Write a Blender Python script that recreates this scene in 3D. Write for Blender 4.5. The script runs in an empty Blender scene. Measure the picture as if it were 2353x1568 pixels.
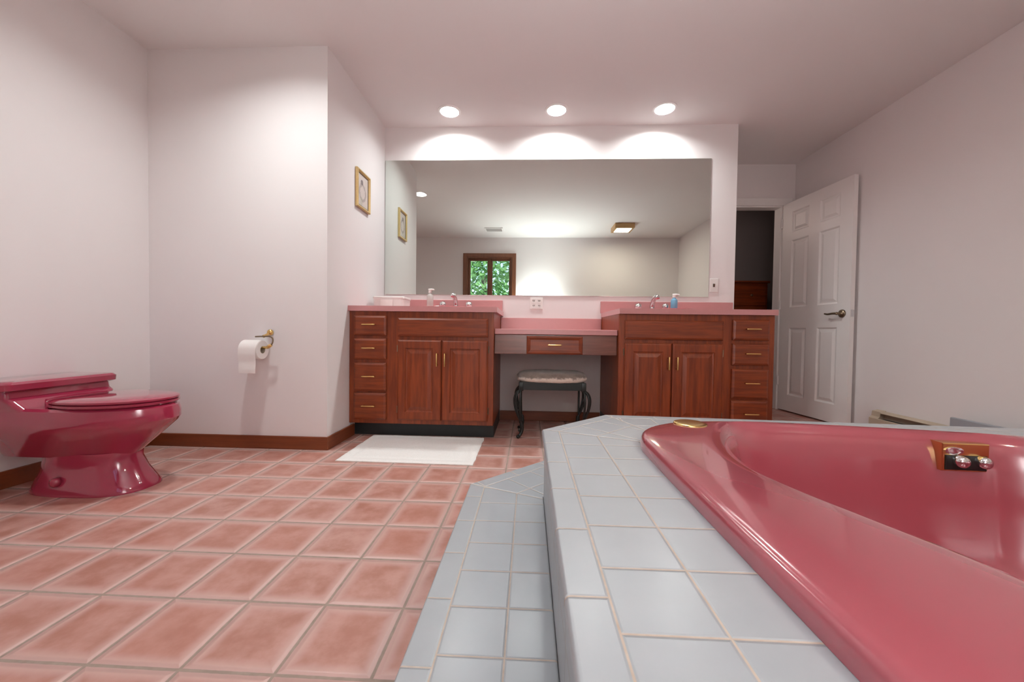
import bpy, bmesh, math, random
from mathutils import Vector, Matrix, geometry, noise
random.seed(7)
C = bpy.context.scene.collection
PI = math.pi

# ------------------------------------------------------------------ helpers
def link(name, bm, mat, parent=None, smooth=False):
    bmesh.ops.recalc_face_normals(bm, faces=bm.faces[:])
    me = bpy.data.meshes.new(name); bm.to_mesh(me); bm.free()
    mats = mat if isinstance(mat, (list, tuple)) else [mat]
    for m in mats: me.materials.append(m)
    if smooth is True:
        for p in me.polygons: p.use_smooth = True
    elif smooth:
        me.set_sharp_from_angle(angle=math.radians(smooth))
        for p in me.polygons: p.use_smooth = True
    o = bpy.data.objects.new(name, me); C.objects.link(o)
    if parent is not None:
        o.parent = parent
        o.matrix_parent_inverse = parent.matrix_world.inverted() if False else Matrix.Translation(-parent.location)
    return o

def tag(o, label=None, cat=None, group=None, kind=None):
    if label: o['label'] = label
    if cat: o['category'] = cat
    if group: o['group'] = group
    if kind: o['kind'] = kind
    return o

def thing(name, loc, label, cat, group=None, kind=None):
    o = bpy.data.objects.new(name, None); C.objects.link(o)
    o.location = loc; o.empty_display_size = .05
    return tag(o, label, cat, group, kind)

def struct(name, bm, mat, smooth=False, label=None, cat=None):
    o = link(name, bm, mat, None, smooth)
    return tag(o, label, cat, None, 'structure')

def box(bm, x0, x1, y0, y1, z0, z1, bev=0, seg=2):
    r = bmesh.ops.create_cube(bm, size=1)
    vs = r['verts']
    bmesh.ops.scale(bm, vec=(x1-x0, y1-y0, z1-z0), verts=vs)
    bmesh.ops.translate(bm, vec=((x0+x1)/2, (y0+y1)/2, (z0+z1)/2), verts=vs)
    if bev:
        es = list({e for v in vs for e in v.link_edges})
        bmesh.ops.bevel(bm, geom=es, offset=bev, segments=seg, profile=.5, affect='EDGES')
    return bm

def bx(*a, **k): return box(bmesh.new(), *a, **k)

def loft(bm, loops, cap0=True, cap1=True, closed=True):
    rows = [[bm.verts.new(p) for p in L] for L in loops]
    n = len(rows[0])
    for a, b in zip(rows, rows[1:]):
        for i in range(n if closed else n-1):
            j = (i+1) % n
            bm.faces.new((a[i], a[j], b[j], b[i]))
    if cap0: bm.faces.new(rows[0][::-1])
    if cap1: bm.faces.new(rows[-1])
    return bm

def lathe(bm, prof, c=(0,0,0), axis='z', n=24):
    """prof: list of (radius, height)"""
    loops = []
    for r, h in prof:
        r = max(r, 1e-5); L = []
        for i in range(n):
            a = 2*PI*i/n; p = (r*math.cos(a), r*math.sin(a), h)
            if axis == 'x': p = (p[2], p[0], p[1])
            if axis == 'y': p = (p[0], p[2], p[1])
            L.append((c[0]+p[0], c[1]+p[1], c[2]+p[2]))
        loops.append(L)
    return loft(bm, loops)

def catmull(pts, closed=False, sub=6):
    P = [Vector(p) for p in pts]; n = len(P); out = []
    rng = range(n) if closed else range(n-1)
    for i in rng:
        if closed: a, b, c, d = P[(i-1) % n], P[i], P[(i+1) % n], P[(i+2) % n]
        else: a, b, c, d = P[max(i-1,0)], P[i], P[i+1], P[min(i+2,n-1)]
        for k in range(sub):
            t = k/sub
            out.append(.5*((2*b)+(-a+c)*t+(2*a-5*b+4*c-d)*t*t+(-a+3*b-3*c+d)*t**3))
    if not closed: out.append(P[-1])
    return out

def tube(bm, pts, r, n=10, sub=0):
    P = catmull(pts, sub=sub) if sub else [Vector(p) for p in pts]
    m = len(P)
    R = r if isinstance(r, (list, tuple)) else [r]*m
    if len(R) != m: R = [R[0]+(R[-1]-R[0])*i/(m-1) for i in range(m)] if len(R) == 2 else \
        [R[min(int(i/(m-1)*(len(R)-1)), len(R)-2)]*(1-(i/(m-1)*(len(R)-1)) % 1 if i < m-1 else 0)+R[min(int(i/(m-1)*(len(R)-1)), len(R)-2)+1]*((i/(m-1)*(len(R)-1)) % 1 if i < m-1 else 1) for i in range(m)]
    t0 = (P[1]-P[0]).normalized()
    nrm = t0.orthogonal().normalized(); loops = []
    for i in range(m):
        t = (P[min(i+1,m-1)]-P[max(i-1,0)]).normalized()
        nrm = (nrm - t*nrm.dot(t)).normalized(); b = t.cross(nrm)
        loops.append([P[i]+R[i]*(nrm*math.cos(2*PI*k/n)+b*math.sin(2*PI*k/n)) for k in range(n)])
    return loft(bm, loops)

def rect_rings(bm, u0, u1, v0, v1, rings, frame):
    """nested rectangles: rings = [(inset, depth)], frame(u, v, d) -> xyz.  First ring is the back edge."""
    loops = []
    for ins, d in rings:
        loops.append([frame(u0+ins, v0+ins, d), frame(u1-ins, v0+ins, d), frame(u1-ins, v1-ins, d), frame(u0+ins, v1-ins, d)])
    return loft(bm, loops)

# ------------------------------------------------------------------ materials
class N:
    def __init__(s, name):
        s.mat = bpy.data.materials.new(name); s.mat.use_nodes = True
        s.t = s.mat.node_tree; s.b = s.t.nodes['Principled BSDF']; s.out = s.t.nodes['Material Output']
    def node(s, typ, **k):
        n = s.t.nodes.new(typ)
        for a, v in k.items(): setattr(n, a, v)
        return n
    def put(s, sock, v):
        if hasattr(v, 'is_output'): s.t.links.new(v, sock)
        elif isinstance(v, (tuple, list)) and len(v) == 3 and sock.type == 'RGBA': sock.default_value = (*v, 1)
        else: sock.default_value = v
    def m(s, op, *a, clamp=False):
        n = s.node('ShaderNodeMath', operation=op, use_clamp=clamp)
        for i, v in enumerate(a): s.put(n.inputs[i], v)
        return n.outputs[0]
    def smooth(s, x, lo, hi):
        n = s.node('ShaderNodeMapRange', interpolation_type='SMOOTHSTEP')
        s.put(n.inputs[0], x); s.put(n.inputs[1], lo); s.put(n.inputs[2], hi)
        return n.outputs[0]
    def mix(s, f, a, b):
        n = s.node('ShaderNodeMix', data_type='RGBA')
        s.put(n.inputs[0], f); s.put(n.inputs[6], a); s.put(n.inputs[7], b)
        return n.outputs[2]
    def pos(s):
        g = s.node('ShaderNodeNewGeometry'); sp = s.node('ShaderNodeSeparateXYZ')
        s.t.links.new(g.outputs['Position'], sp.inputs[0])
        return g.outputs['Position'], sp.outputs[0], sp.outputs[1], sp.outputs[2]
    def vec(s, x, y, z):
        n = s.node('ShaderNodeCombineXYZ')
        for i, v in enumerate((x, y, z)): s.put(n.inputs[i], v)
        return n.outputs[0]
    def noise(s, vec=None, scale=5, detail=3, rough=.5, out=0):
        n = s.node('ShaderNodeTexNoise')
        if vec is not None: s.put(n.inputs['Vector'], vec)
        n.inputs['Scale'].default_value = scale; n.inputs['Detail'].default_value = detail; n.inputs['Roughness'].default_value = rough
        return n.outputs[out]
    def bump(s, h, strength=.3, dist=.01):
        n = s.node('ShaderNodeBump'); n.inputs['Strength'].default_value = strength; n.inputs['Distance'].default_value = dist
        s.put(n.inputs['Height'], h); s.t.links.new(n.outputs[0], s.b.inputs['Normal'])
    def set(s, **k):
        names = dict(color='Base Color', rough='Roughness', metal='Metallic', coat='Coat Weight', coatr='Coat Roughness', spec='Specular IOR Level',
                     trans='Transmission Weight', ior='IOR', alpha='Alpha', emit='Emission Color', estr='Emission Strength', sheen='Sheen Weight', sss='Subsurface Weight')
        for a, v in k.items(): s.put(s.b.inputs[names[a]], v)
        return s

def lin(r, g, b):
    f = lambda c: (c/255/12.92) if c/255 <= .04045 else ((c/255+.055)/1.055)**2.4
    return (f(r), f(g), f(b))

def plain(name, col, rough=.5, var=0., scale=20, bumps=0, **k):
    n = N(name); n.set(rough=rough, **k)
    if var:
        f = n.noise(n.pos()[0], scale, 4)
        n.set(color=n.mix(f, tuple(c*(1-var) for c in col), tuple(min(1, c*(1+var)) for c in col)))
    else: n.set(color=col)
    if bumps: n.bump(n.noise(n.pos()[0], scale*6, 3), bumps, .002)
    return n.mat

M = {}
M['wall'] = plain('wall_paint', (.80,.765,.765), .75, .012, 2.0, .08)
M['ceiling'] = plain('ceiling_paint', (.80,.775,.77), .85, .015, 1.5, .1)
M['white'] = plain('white_trim_paint', (.84,.82,.81), .38, .01, 6)
M['plastic'] = plain('white_plastic', (.80,.78,.76), .35, .01, 30)
M['dark_slot'] = plain('dark_slot', (.03,.028,.028), .5, .05, 40)
M['cloth'] = None
M['rose'] = plain('rose_acrylic', (.365,.076,.100), .16, .02, 3, coat=1., coatr=.05)
M['ruby_dimmed'] = plain('ruby_china_dimmed', (.33,.028,.066), .12, .02, 3, coat=1., coatr=.05)  # toilet: darker base than the tub, its weaker light put into the colour
M['counter'] = plain('pink_counter', (.54,.25,.255), .28, .04, 45)
M['sink'] = plain('rose_china', (.47,.085,.10), .12, .02, 8, coat=.8, coatr=.05)
M['brass'] = plain('brass', (.80,.56,.22), .22, .06, 60, metal=1.)
M['gold'] = plain('gold_frame', (.78,.58,.28), .3, .1, 90, metal=.75)
M['chrome'] = plain('chrome', (.74,.74,.75), .09, .02, 40, metal=1.)
M['bronze'] = plain('antique_bronze', (.22,.165,.11), .3, .15, 60, metal=.9)
M['iron'] = plain('black_iron', (.012,.014,.013), .38, .3, 60)
M['black'] = plain('black_kick', (.016,.02,.021), .5, .2, 20)
M['beige'] = plain('beige_enamel', (.50,.42,.32), .45, .04, 12)
M['greyblue'] = plain('grey_tile_cap', (.33,.35,.385), .35, .04, 12)
M['paper'] = plain('tissue_paper', (.84,.81,.79), .9, .02, 50, .15)
M['soap_clear'] = plain('clear_soap', (.72,.74,.70), .12, .03, 30, alpha=.55)
M['blue_soap'] = plain('blue_soap', (.20,.46,.66), .12, .05, 30, alpha=.85)
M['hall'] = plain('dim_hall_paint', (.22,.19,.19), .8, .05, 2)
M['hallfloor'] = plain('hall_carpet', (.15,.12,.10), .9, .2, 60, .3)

n = N('towel_mat'); p = n.pos()[0]
n.set(color=n.mix(n.noise(p, 160, 2), (.76,.74,.72), (.92,.91,.89)), rough=.95, sheen=.3); n.bump(n.noise(p, 420, 2), .6, .004); M['mat'] = n.mat

n = N('mirror_glass'); n.set(color=n.mix(n.noise(n.pos()[0], 3, 2), (.74,.80,.755), (.75,.81,.765)), metal=1., rough=0.); M['mirror'] = n.mat

def wood(name, dark, light, vertical=True, rough=.42, coat=.12):
    n = N(name); p, x, y, z = n.pos()
    v = n.vec(n.m('MULTIPLY', x, 26.), n.m('MULTIPLY', y, 26.), n.m('MULTIPLY', z, 2.2)) if vertical else \
        n.vec(n.m('MULTIPLY', x, 2.2), n.m('MULTIPLY', y, 2.2), n.m('MULTIPLY', z, 30.))
    f = n.noise(v, 1.6, 5, .62)
    g = n.noise(p, 3.5, 2)
    f = n.m('ADD', n.m('MULTIPLY', n.smooth(f, .32, .68), .7), n.m('MULTIPLY', g, .3))
    n.set(color=n.mix(f, dark, light), rough=rough, coat=coat, coatr=.25)
    n.bump(f, .08, .002)
    return n.mat
M['wood'] = wood('cherry_wood', (.130,.0180,.0022), (.275,.049,.0072))
M['woodh'] = wood('cherry_wood_cross', (.122,.0165,.0020), (.260,.046,.0068), False)
M['oakdesk'] = wood('cherry_desk', (.11,.030,.016), (.19,.060,.035), False, .3, .6)
M['base'] = wood('baseboard_wood', (.145,.032,.0085), (.215,.053,.015), False)
M['litwood'] = wood('lit_frame_wood', (.42,.24,.09), (.55,.34,.14), False)  # fixture frame wood lightened to amber: the lamp's glow put into its colour
M['winwood'] = wood('window_wood', (.13,.042,.016), (.22,.075,.03))

# emission discs for lamps
def emit(name, col, s):
    n = N(name); n.set(color=(.8,.8,.8), emit=n.mix(n.noise(n.pos()[0], 8, 1), tuple(c*.97 for c in col), col), estr=s); return n.mat
M['bulb'] = emit('lamp_glow', (1.,.95,.88), 22.)
M['diffuser'] = emit('fixture_glow', (1.,.86,.62), 5.)

# ---- floor tile: 21 cm squares, grey-brown joints
def floor_mat():
    S0, X0, Y0 = .20958, -.32195, .77200
    n = N('terracotta_floor_tile'); p, x, y, z = n.pos()
    fx = n.m('DIVIDE', n.m('SUBTRACT', x, X0), S0); fy = n.m('DIVIDE', n.m('SUBTRACT', y, Y0), S0)
    def d(f): return n.m('MULTIPLY', n.m('ABSOLUTE', n.m('SUBTRACT', f, n.m('ROUND', f))), S0)
    wob = n.m('MULTIPLY', n.m('SUBTRACT', n.noise(p, 35, 2), .5), .0025)
    dd = n.m('ADD', n.m('MINIMUM', d(fx), d(fy)), wob)
    tile = n.smooth(dd, .0026, .0050)
    edge = n.smooth(dd, .007, .042)
    w = n.node('ShaderNodeTexWhiteNoise', noise_dimensions='2D')
    n.put(w.inputs['Vector'], n.vec(n.m('FLOOR', fx), n.m('FLOOR', fy), 0.))
    cloud = n.smooth(n.noise(p, 11, 4, .6), .3, .72)
    body = n.mix(cloud, (.36,.158,.118), (.51,.29,.25))
    body = n.mix(n.m('MULTIPLY', w.outputs['Value'], .35), body, (.45,.17,.125))
    col = n.mix(edge, (.56,.36,.325), body)
    grout = n.mix(n.noise(p, 60, 3), (.24,.18,.15), (.38,.30,.25))
    n.set(color=n.mix(tile, grout, col), rough=n.m('ADD', n.m('MULTIPLY', tile, -.46), .85), coat=n.m('MULTIPLY', tile, .12), coatr=.25)
    h = n.m('ADD', n.m('MULTIPLY', n.smooth(dd, .001, .016), 1.), n.m('MULTIPLY', n.noise(p, 24, 3), .12))
    n.bump(h, .75, .006)
    return n.mat
M['floor'] = floor_mat()

T = .1098
def deck_mat(name, ex, cham, fy0, fslope, fx0, row0, bull0):
    """grey 4 1/4 inch tiles in three runs that follow the left, the cut-off and the far edge, bullnose strip outside"""
    n = N(name); p, x, y, z = n.pos()
    d1 = n.m('SUBTRACT', x, ex)
    d2 = n.m('MULTIPLY', n.m('ADD', n.m('SUBTRACT', x, y), cham), .70711)
    d3 = n.m('SUBTRACT', n.m('SUBTRACT', fy0, n.m('MULTIPLY', n.m('SUBTRACT', x, fx0), fslope)), y)
    u2 = n.m('MULTIPLY', n.m('ADD', x, y), .70711)
    v = n.m('MINIMUM', n.m('MINIMUM', d1, d2), d3)
    is1 = n.m('LESS_THAN', d1, n.m('ADD', v, 1e-5)); is2 = n.m('LESS_THAN', d2, n.m('ADD', v, 1e-5))
    def sel(f, a, b): return n.m('ADD', n.m('MULTIPLY', f, a), n.m('MULTIPLY', n.m('SUBTRACT', 1., f), b))
    u = sel(is1, n.m('SUBTRACT', y, row0), sel(is2, n.m('SUBTRACT', u2, .02), x))
    ub = sel(is1, n.m('SUBTRACT', y, bull0), sel(is2, n.m('SUBTRACT', u2, .03), x))
    # second smallest distance -> mitre joint
    mid = n.m('SUBTRACT', n.m('ADD', n.m('ADD', d1, d2), d3), n.m('ADD', v, n.m('MAXIMUM', n.m('MAXIMUM', d1, d2), d3)))
    mitre = n.m('MULTIPLY', n.m('SUBTRACT', mid, v), .9)
    def per(f, s): return n.m('MULTIPLY', n.m('ABSOLUTE', n.m('SUBTRACT', n.m('DIVIDE', f, s), n.m('ROUND', n.m('DIVIDE', f, s)))), s)
    BW = .0515
    w = n.m('SUBTRACT', v, BW)
    inb = n.m('LESS_THAN', w, 0.)
    dg = n.m('MINIMUM', per(u, T), per(w, T))
    db = n.m('MINIMUM', per(ub, .1535), n.m('ABSOLUTE', w))
    dd = n.m('MINIMUM', sel(inb, db, dg), n.m('ADD', n.m('MULTIPLY', mitre, 1.), 0.))
    tile = n.smooth(dd, .0009, .0019)
    cl = n.noise(p, 16, 3)
    col = n.mix(cl, (.350,.380,.408), (.40,.43,.458))
    grout = n.mix(n.noise(p, 70, 2), (.42,.335,.27), (.60,.53,.46))
    n.set(color=n.mix(tile, grout, col), rough=n.m('ADD', n.m('MULTIPLY', tile, -.5), .82), spec=.5)
    n.bump(n.m('ADD', n.smooth(dd, .0004, .0045), n.m('MULTIPLY', n.noise(p, 120, 2), .06)), .6, .002)
    return n.mat
EX, CH = .0455, 1.1555
SX, SCH = -.193, 1.477
M['deck'] = deck_mat('grey_deck_tile', EX, CH, 1.4435, .05, .29, .3845, .5910)
M['step'] = deck_mat('grey_step_tile', SX, SCH, 1.684, .0, 0., .5940, .5700)
n = N('grey_riser_tile'); p, x, y, z = n.pos()
def per(f, s): return n.m('MULTIPLY', n.m('ABSOLUTE', n.m('SUBTRACT', n.m('DIVIDE', f, s), n.m('ROUND', n.m('DIVIDE', f, s)))), s)
dd = n.m('MINIMUM', per(n.m('SUBTRACT', n.m('SUBTRACT', y, x), .55), T), per(n.m('SUBTRACT', z, .2175), T*.995))
tile = n.smooth(dd, .0009, .0019)
n.set(color=n.mix(tile, n.mix(n.noise(p, 70, 2), (.34,.29,.25), (.50,.45,.40)), n.mix(n.noise(p, 16, 3), (.350,.380,.408), (.40,.43,.458))), rough=.34)
n.bump(n.smooth(dd, .0004, .004), .5, .002); M['riser'] = n.mat

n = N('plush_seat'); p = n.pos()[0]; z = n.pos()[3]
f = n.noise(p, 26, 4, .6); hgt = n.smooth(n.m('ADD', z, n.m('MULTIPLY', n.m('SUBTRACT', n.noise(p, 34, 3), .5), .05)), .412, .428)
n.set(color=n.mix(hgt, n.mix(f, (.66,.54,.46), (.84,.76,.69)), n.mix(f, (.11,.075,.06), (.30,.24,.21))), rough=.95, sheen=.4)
n.bump(n.noise(p, 190, 3), .8, .006); M['plush'] = n.mat

n = N('botanical_print'); p, x, y, z = n.pos()     # a generic flower drawing in faded ink on cream paper
def blob(cy, cz, ry, rz):
    a = n.m('DIVIDE', n.m('SUBTRACT', y, cy), ry); b = n.m('DIVIDE', n.m('SUBTRACT', z, cz), rz)
    r = n.m('ADD', n.m('ADD', n.m('MULTIPLY', a, a), n.m('MULTIPLY', b, b)), n.m('MULTIPLY', n.m('SUBTRACT', n.noise(p, 60, 3), .5), 1.3))
    return n.m('SUBTRACT', 1., n.smooth(r, .7, 1.25))
def ring(cy, cz, ry, rz):
    a = n.m('DIVIDE', n.m('SUBTRACT', y, cy), ry); b = n.m('DIVIDE', n.m('SUBTRACT', z, cz), rz)
    r = n.m('ADD', n.m('SQRT', n.m('ADD', n.m('MULTIPLY', a, a), n.m('MULTIPLY', b, b))), n.m('MULTIPLY', n.m('SUBTRACT', n.noise(p, 50, 3), .5), .5))
    return n.m('SUBTRACT', 1., n.smooth(n.m('ABSOLUTE', n.m('SUBTRACT', r, 1.)), .1, .3))
c = n.mix(n.noise(p, 30, 3), (.52,.44,.42), (.60,.53,.50))
c = n.mix(n.m('MULTIPLY', ring(2.745, 1.735, .05, .055), .65), c, (.26,.20,.19))
c = n.mix(n.m('MULTIPLY', blob(2.725, 1.665, .02, .035), .4), c, (.30,.33,.24))
c = n.mix(n.m('MULTIPLY', blob(2.735, 1.805, .02, .02), .85), c, (.10,.075,.085))
n.set(color=c, rough=.5, coat=.15); M['print'] = n.mat

n = N('window_pane'); g = n.node('ShaderNodeBsdfGlossy'); g.inputs['Roughness'].default_value = .02
t = n.node('ShaderNodeBsdfTransparent'); mx = n.node('ShaderNodeMixShader'); fr = n.node('ShaderNodeFresnel'); fr.inputs[0].default_value = 1.45
wv = n.noise(n.pos()[0], 2, 1); n.put(t.inputs[0], n.mix(wv, (.95,.97,.96), (.97,.98,.97)))
n.t.links.new(fr.outputs[0], mx.inputs[0]); n.t.links.new(t.outputs[0], mx.inputs[1]); n.t.links.new(g.outputs[0], mx.inputs[2])
n.t.links.new(mx.outputs[0], n.out.inputs[0]); M['pane'] = n.mat

n = N('tree_leaves'); p = n.pos()[0]
n.set(color=n.mix(n.noise(p, 3, 4), (.10,.30,.07), (.36,.62,.22)), rough=.5); M['leaf'] = n.mat
M['bark'] = plain('bark', (.13,.10,.075), .9, .3, 14, .5)
M['grass'] = plain('lawn', (.10,.22,.05), .9, .3, 6, .4)

# ------------------------------------------------------------------ room
CEIL = 2.44; XL, XA, XE, XR = -2.36, -1.229, 1.664, 2.622
YB, YE, YV, YH = -.52, 2.274, 3.19, 3.94
DX0, DX1, DZ = 1.745, 2.505, 2.03       # doorway
WX0, WX1, WZ0, WZ1 = -1.135, -.318, .98, 2.085   # window opening

struct('floor', bx(XL-.1, XR+.1, YB-.12, YH+.1, -.06, 0), M['floor'])
# ceiling with round holes for the recessed lamps
CANS = [(-.638,2.966), (.187,2.966), (1.000,2.966), (-1.37,1.643)]
bm = bmesh.new(); RC = .078
outer = [Vector((XL-.1,YB-.12,CEIL)), Vector((XR+.1,YB-.12,CEIL)), Vector((XR+.1,YH+.1,CEIL)), Vector((XL-.1,YH+.1,CEIL))]
polys = [outer]+[[Vector((cx+RC*math.cos(-2*PI*k/32), cy+RC*math.sin(-2*PI*k/32), CEIL)) for k in range(32)] for cx, cy in CANS]
flat = [v for pl in polys for v in pl]
lo = [bm.verts.new(v) for v in flat]; hi = [bm.verts.new(v+Vector((0,0,.02))) for v in flat]
for tri in geometry.tessellate_polygon(polys):
    bm.faces.new([lo[i] for i in tri]); bm.faces.new([hi[i] for i in tri[::-1]])
k0 = 0
for pl in polys:
    for i in range(len(pl)):
        a, b = k0+i, k0+(i+1) % len(pl); bm.faces.new((lo[a], lo[b], hi[b], hi[a]))
    k0 += len(pl)
struct('ceiling', bm, M['ceiling'])
struct('wall_left', bx(XL-.1, XL, YB-.12, YE+.1, 0, CEIL), M['wall'])
struct('wall_right', bx(XR, XR+.1, YB-.12, YH+.1, 0, CEIL), M['wall'])
struct('wall_alcove', bx(XL, XA, YE, YH+.1, 0, CEIL), M['wall'])
struct('wall_vanity', bx(XA, XE, YV, YH+.1, 0, CEIL), M['wall'])
bm = bx(XE, DX0, YH, YH+.1, 0, CEIL); box(bm, DX1, XR, YH, YH+.1, 0, CEIL); box(bm, DX0, DX1, YH, YH+.1, DZ, CEIL)
struct('wall_doorway', bm, M['wall'])
bm = bx(XL, WX0, YB-.12, YB, 0, CEIL); box(bm, WX1, XR, YB-.12, YB, 0, CEIL); box(bm, WX0, WX1, YB-.12, YB, 0, WZ0); box(bm, WX0, WX1, YB-.12, YB, WZ1, CEIL)
struct('wall_rear', bm, M['wall'])

# baseboards
def baseboard(name, x0, x1, y0, y1): return struct(name, bx(x0, x1, y0, y1, 0, .080, .003), M['base'])
baseboard('baseboard_front', XL, XA+.012, YE-.012, YE)
baseboard('baseboard_side', XA, XA+.012, YE, 2.625)
baseboard('baseboard_knee', -.2345, .5965, YV-.012, YV)
baseboard('baseboard_left', XL, XL+.012, YB, YE-.012)

# doorway casing and the open door
bm = bx(DX0-.06, DX1+.085, YH-.016, YH, DZ, DZ+.075, .004)
box(bm, DX0-.07, DX0, YH-.016, YH, 0, DZ, .004); box(bm, DX1, DX1+.085, YH-.016, YH, 0, DZ, .004)
box(bm, DX0, DX0+.015, YH, YH+.1, 0, DZ); box(bm, DX1-.015, DX1, YH, YH+.1, 0, DZ); box(bm, DX0+.015, DX1-.015, YH, YH+.1, DZ-.015, DZ)
struct('trim_1', bm, M['white'])

door = thing('door_1', (2.497, 3.915, 0), 'white six panel door standing open against the right wall', 'door', kind='structure')
a0 = Vector((2.497, 3.915, 0)); a1 = Vector((2.560, 3.168, 0)); dw = (a1-a0).length; ud = (a1-a0).normalized(); nd = Vector((-ud.y, ud.x, 0))
if nd.x > 0: nd = -nd
def dfr(u, v, d): return a0+ud*u+nd*d+Vector((0,0,v))
bm = bmesh.new(); HT = 2.025; st = .115; mw = (dw-3*st)/2
us = [0, st, st+mw, 2*st+mw, 2*st+2*mw, dw]; vs = [.012, .165, .815, 1.01, 1.655, 1.73, 1.93, HT]
for side in (0, 1):
    dd0 = 0. if side == 0 else -.035; sg = 1 if side == 0 else -1
    for i in range(5):
        for j in range(7):
            u0, u1, v0, v1 = us[i], us[i+1], vs[j], vs[j+1]
            if i in (1,3) and j in (1,3,5):
                loops = [[dfr(u0+k, v0+k, dd0+sg*e), dfr(u1-k, v0+k, dd0+sg*e), dfr(u1-k, v1-k, dd0+sg*e), dfr(u0+k, v1-k, dd0+sg*e)] for k, e in ((0,0),(.006,-.003),(.014,-.009),(.022,-.009),(.045,-.002))]
                loft(bm, loops, False, True)
            else: bm.faces.new([bm.verts.new(dfr(*q, dd0)) for q in ((u0,v0),(u1,v0),(u1,v1),(u0,v1))])
for (ua, va), (ub, vb) in (((0,vs[0]),(dw,vs[0])), ((dw,vs[0]),(dw,HT)), ((dw,HT),(0,HT)), ((0,HT),(0,vs[0]))):
    bm.faces.new([bm.verts.new(q) for q in (dfr(ua,va,0), dfr(ub,vb,0), dfr(ub,vb,-.035), dfr(ua,va,-.035))])
bmesh.ops.remove_doubles(bm, verts=bm.verts[:], dist=.0004)
slab = link('slab', bm, M['white'], door)
bm = bmesh.new(); hz = .925; hu = dw-.07
def ring_at(u, v, prof, nn=20):
    loops = []
    for r, d in prof: loops.append([dfr(u+r*math.cos(2*PI*k/nn), v+r*math.sin(2*PI*k/nn), d) for k in range(nn)])
    loft(bm, loops)
ring_at(hu, hz, [(.033,0.),(.033,.006),(.026,.012),(.012,.016),(.011,.045),(.013,.05),(.0005,.058)])
tube(bm, [dfr(hu,hz,.046), dfr(hu-.04,hz+.001,.050), dfr(hu-.085,hz-.003,.048), dfr(hu-.12,hz+.003,.044)], [.010,.009,.008,.006], 10, 5)
h = link('lever_handle', bm, M['bronze'], door, True); h['label'] = 'dark bronze lever handle'
bm = bmesh.new(); q = [dfr(dw, hz-.028, -.005), dfr(dw, hz+.028, -.005), dfr(dw, hz+.028, -.03), dfr(dw, hz-.028, -.03)]
loft(bm, [[v+ud*.0 for v in q], [v+ud*.0015 for v in q]]); link('latch_plate', bm, M['chrome'], door)
for hzz in (.25, 1.0, 1.8):
    bm = bmesh.new(); lathe(bm, [(.006,0),(.006,.09)], (2.493, 3.921, hzz), 'z', 10); link('hinge', bm, M['white'], door)

# dim room beyond the doorway
struct('floor_hall', bx(.9, 4.4, YH+.1, 5.1, -.06, 0), M['hallfloor'])
struct('ceiling_hall', bx(.9, 4.4, YH+.1, 5.1, CEIL, CEIL+.05), M['hall'])
bm = bx(.9, 4.4, 5.1, 5.2, 0, CEIL); box(bm, .8, .9, YH+.1, 5.1, 0, CEIL); box(bm, 4.4, 4.5, YH+.1, 5.1, 0, CEIL); box(bm, XR+.1, 4.4, YH+.0, YH+.1, 0, CEIL)
struct('wall_hall', bm, M['hall'])
ch = thing('chest_of_drawers', (2.43, 4.86, 0), 'brown wooden chest of drawers seen dimly through the open doorway', 'chest of drawers')
link('carcass', bx(2.05, 2.82, 4.665, 5.08, .06, 1.36, .006), M['woodh'], ch)
link('top', bx(2.03, 2.84, 4.645, 5.09, 1.36, 1.385, .008), M['woodh'], ch)
link('plinth', bx(2.07, 2.80, 4.68, 5.06, 0, .06), M['woodh'], ch)
for k in range(5):
    d = link('drawer', bx(2.08, 2.79, 4.650, 4.665, .085+k*.252, .320+k*.252, .005), M['woodh'], ch)
    for xx in (2.25, 2.62):
        bm = bmesh.new(); lathe(bm, [(.006,0),(.012,-.012),(.014,-.02),(.001,-.026)], (xx, 4.651, .2025+k*.252), 'y', 12); link('knob', bm, M['bronze'], d, True)

# window with two casements
win = thing('window_1', (-.73, YB, WZ0), 'brown wooden double casement window in the rear wall, seen in the mirror', 'window', kind='structure')
CW = .07
bm = bmesh.new()
box(bm, WX0-CW, WX0, YB, YB+.018, WZ0-.02, WZ1+CW, .003); box(bm, WX1, WX1+CW, YB, YB+.018, WZ0-.02, WZ1+CW, .003)
box(bm, WX0, WX1, YB, YB+.018, WZ1, WZ1+CW, .003); box(bm, WX0-CW-.015, WX1+CW+.015, YB, YB+.05, WZ0-.045, WZ0-.02, .004); box(bm, WX0-CW, WX1+CW, YB, YB+.018, WZ0-.11, WZ0-.045, .003)
link('casing', bm, M['winwood'], win)
bm = bx(WX0, WX0+.02, YB-.12, YB, WZ0, WZ1); box(bm, WX1-.02, WX1, YB-.12, YB, WZ0, WZ1); box(bm, WX0+.02, WX1-.02, YB-.12, YB, WZ1-.02, WZ1); box(bm, WX0+.02, WX1-.02, YB-.12, YB, WZ0-.02, WZ0+.02); box(bm, -.735, -.711, YB-.11, YB-.02, WZ0+.02, WZ1-.02)
link('jamb', bm, M['winwood'], win)
for s0, s1 in ((WX0+.02, -.735), (-.711, WX1-.02)):
    bm = bx(s0, s0+.035, YB-.085, YB-.045, WZ0+.02, WZ1-.02, .003); box(bm, s1-.035, s1, YB-.085, YB-.045, WZ0+.02, WZ1-.02, .003)
    box(bm, s0+.035, s1-.035, YB-.085, YB-.045, WZ0+.02, WZ0+.07, .003); box(bm, s0+.035, s1-.035, YB-.085, YB-.045, WZ1-.055, WZ1-.02, .003)
    sa = link('sash', bm, M['winwood'], win)
    link('pane', bx(s0+.033, s1-.033, YB-.068, YB-.062, WZ0+.068, WZ1-.053), M['pane'], sa)

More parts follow.
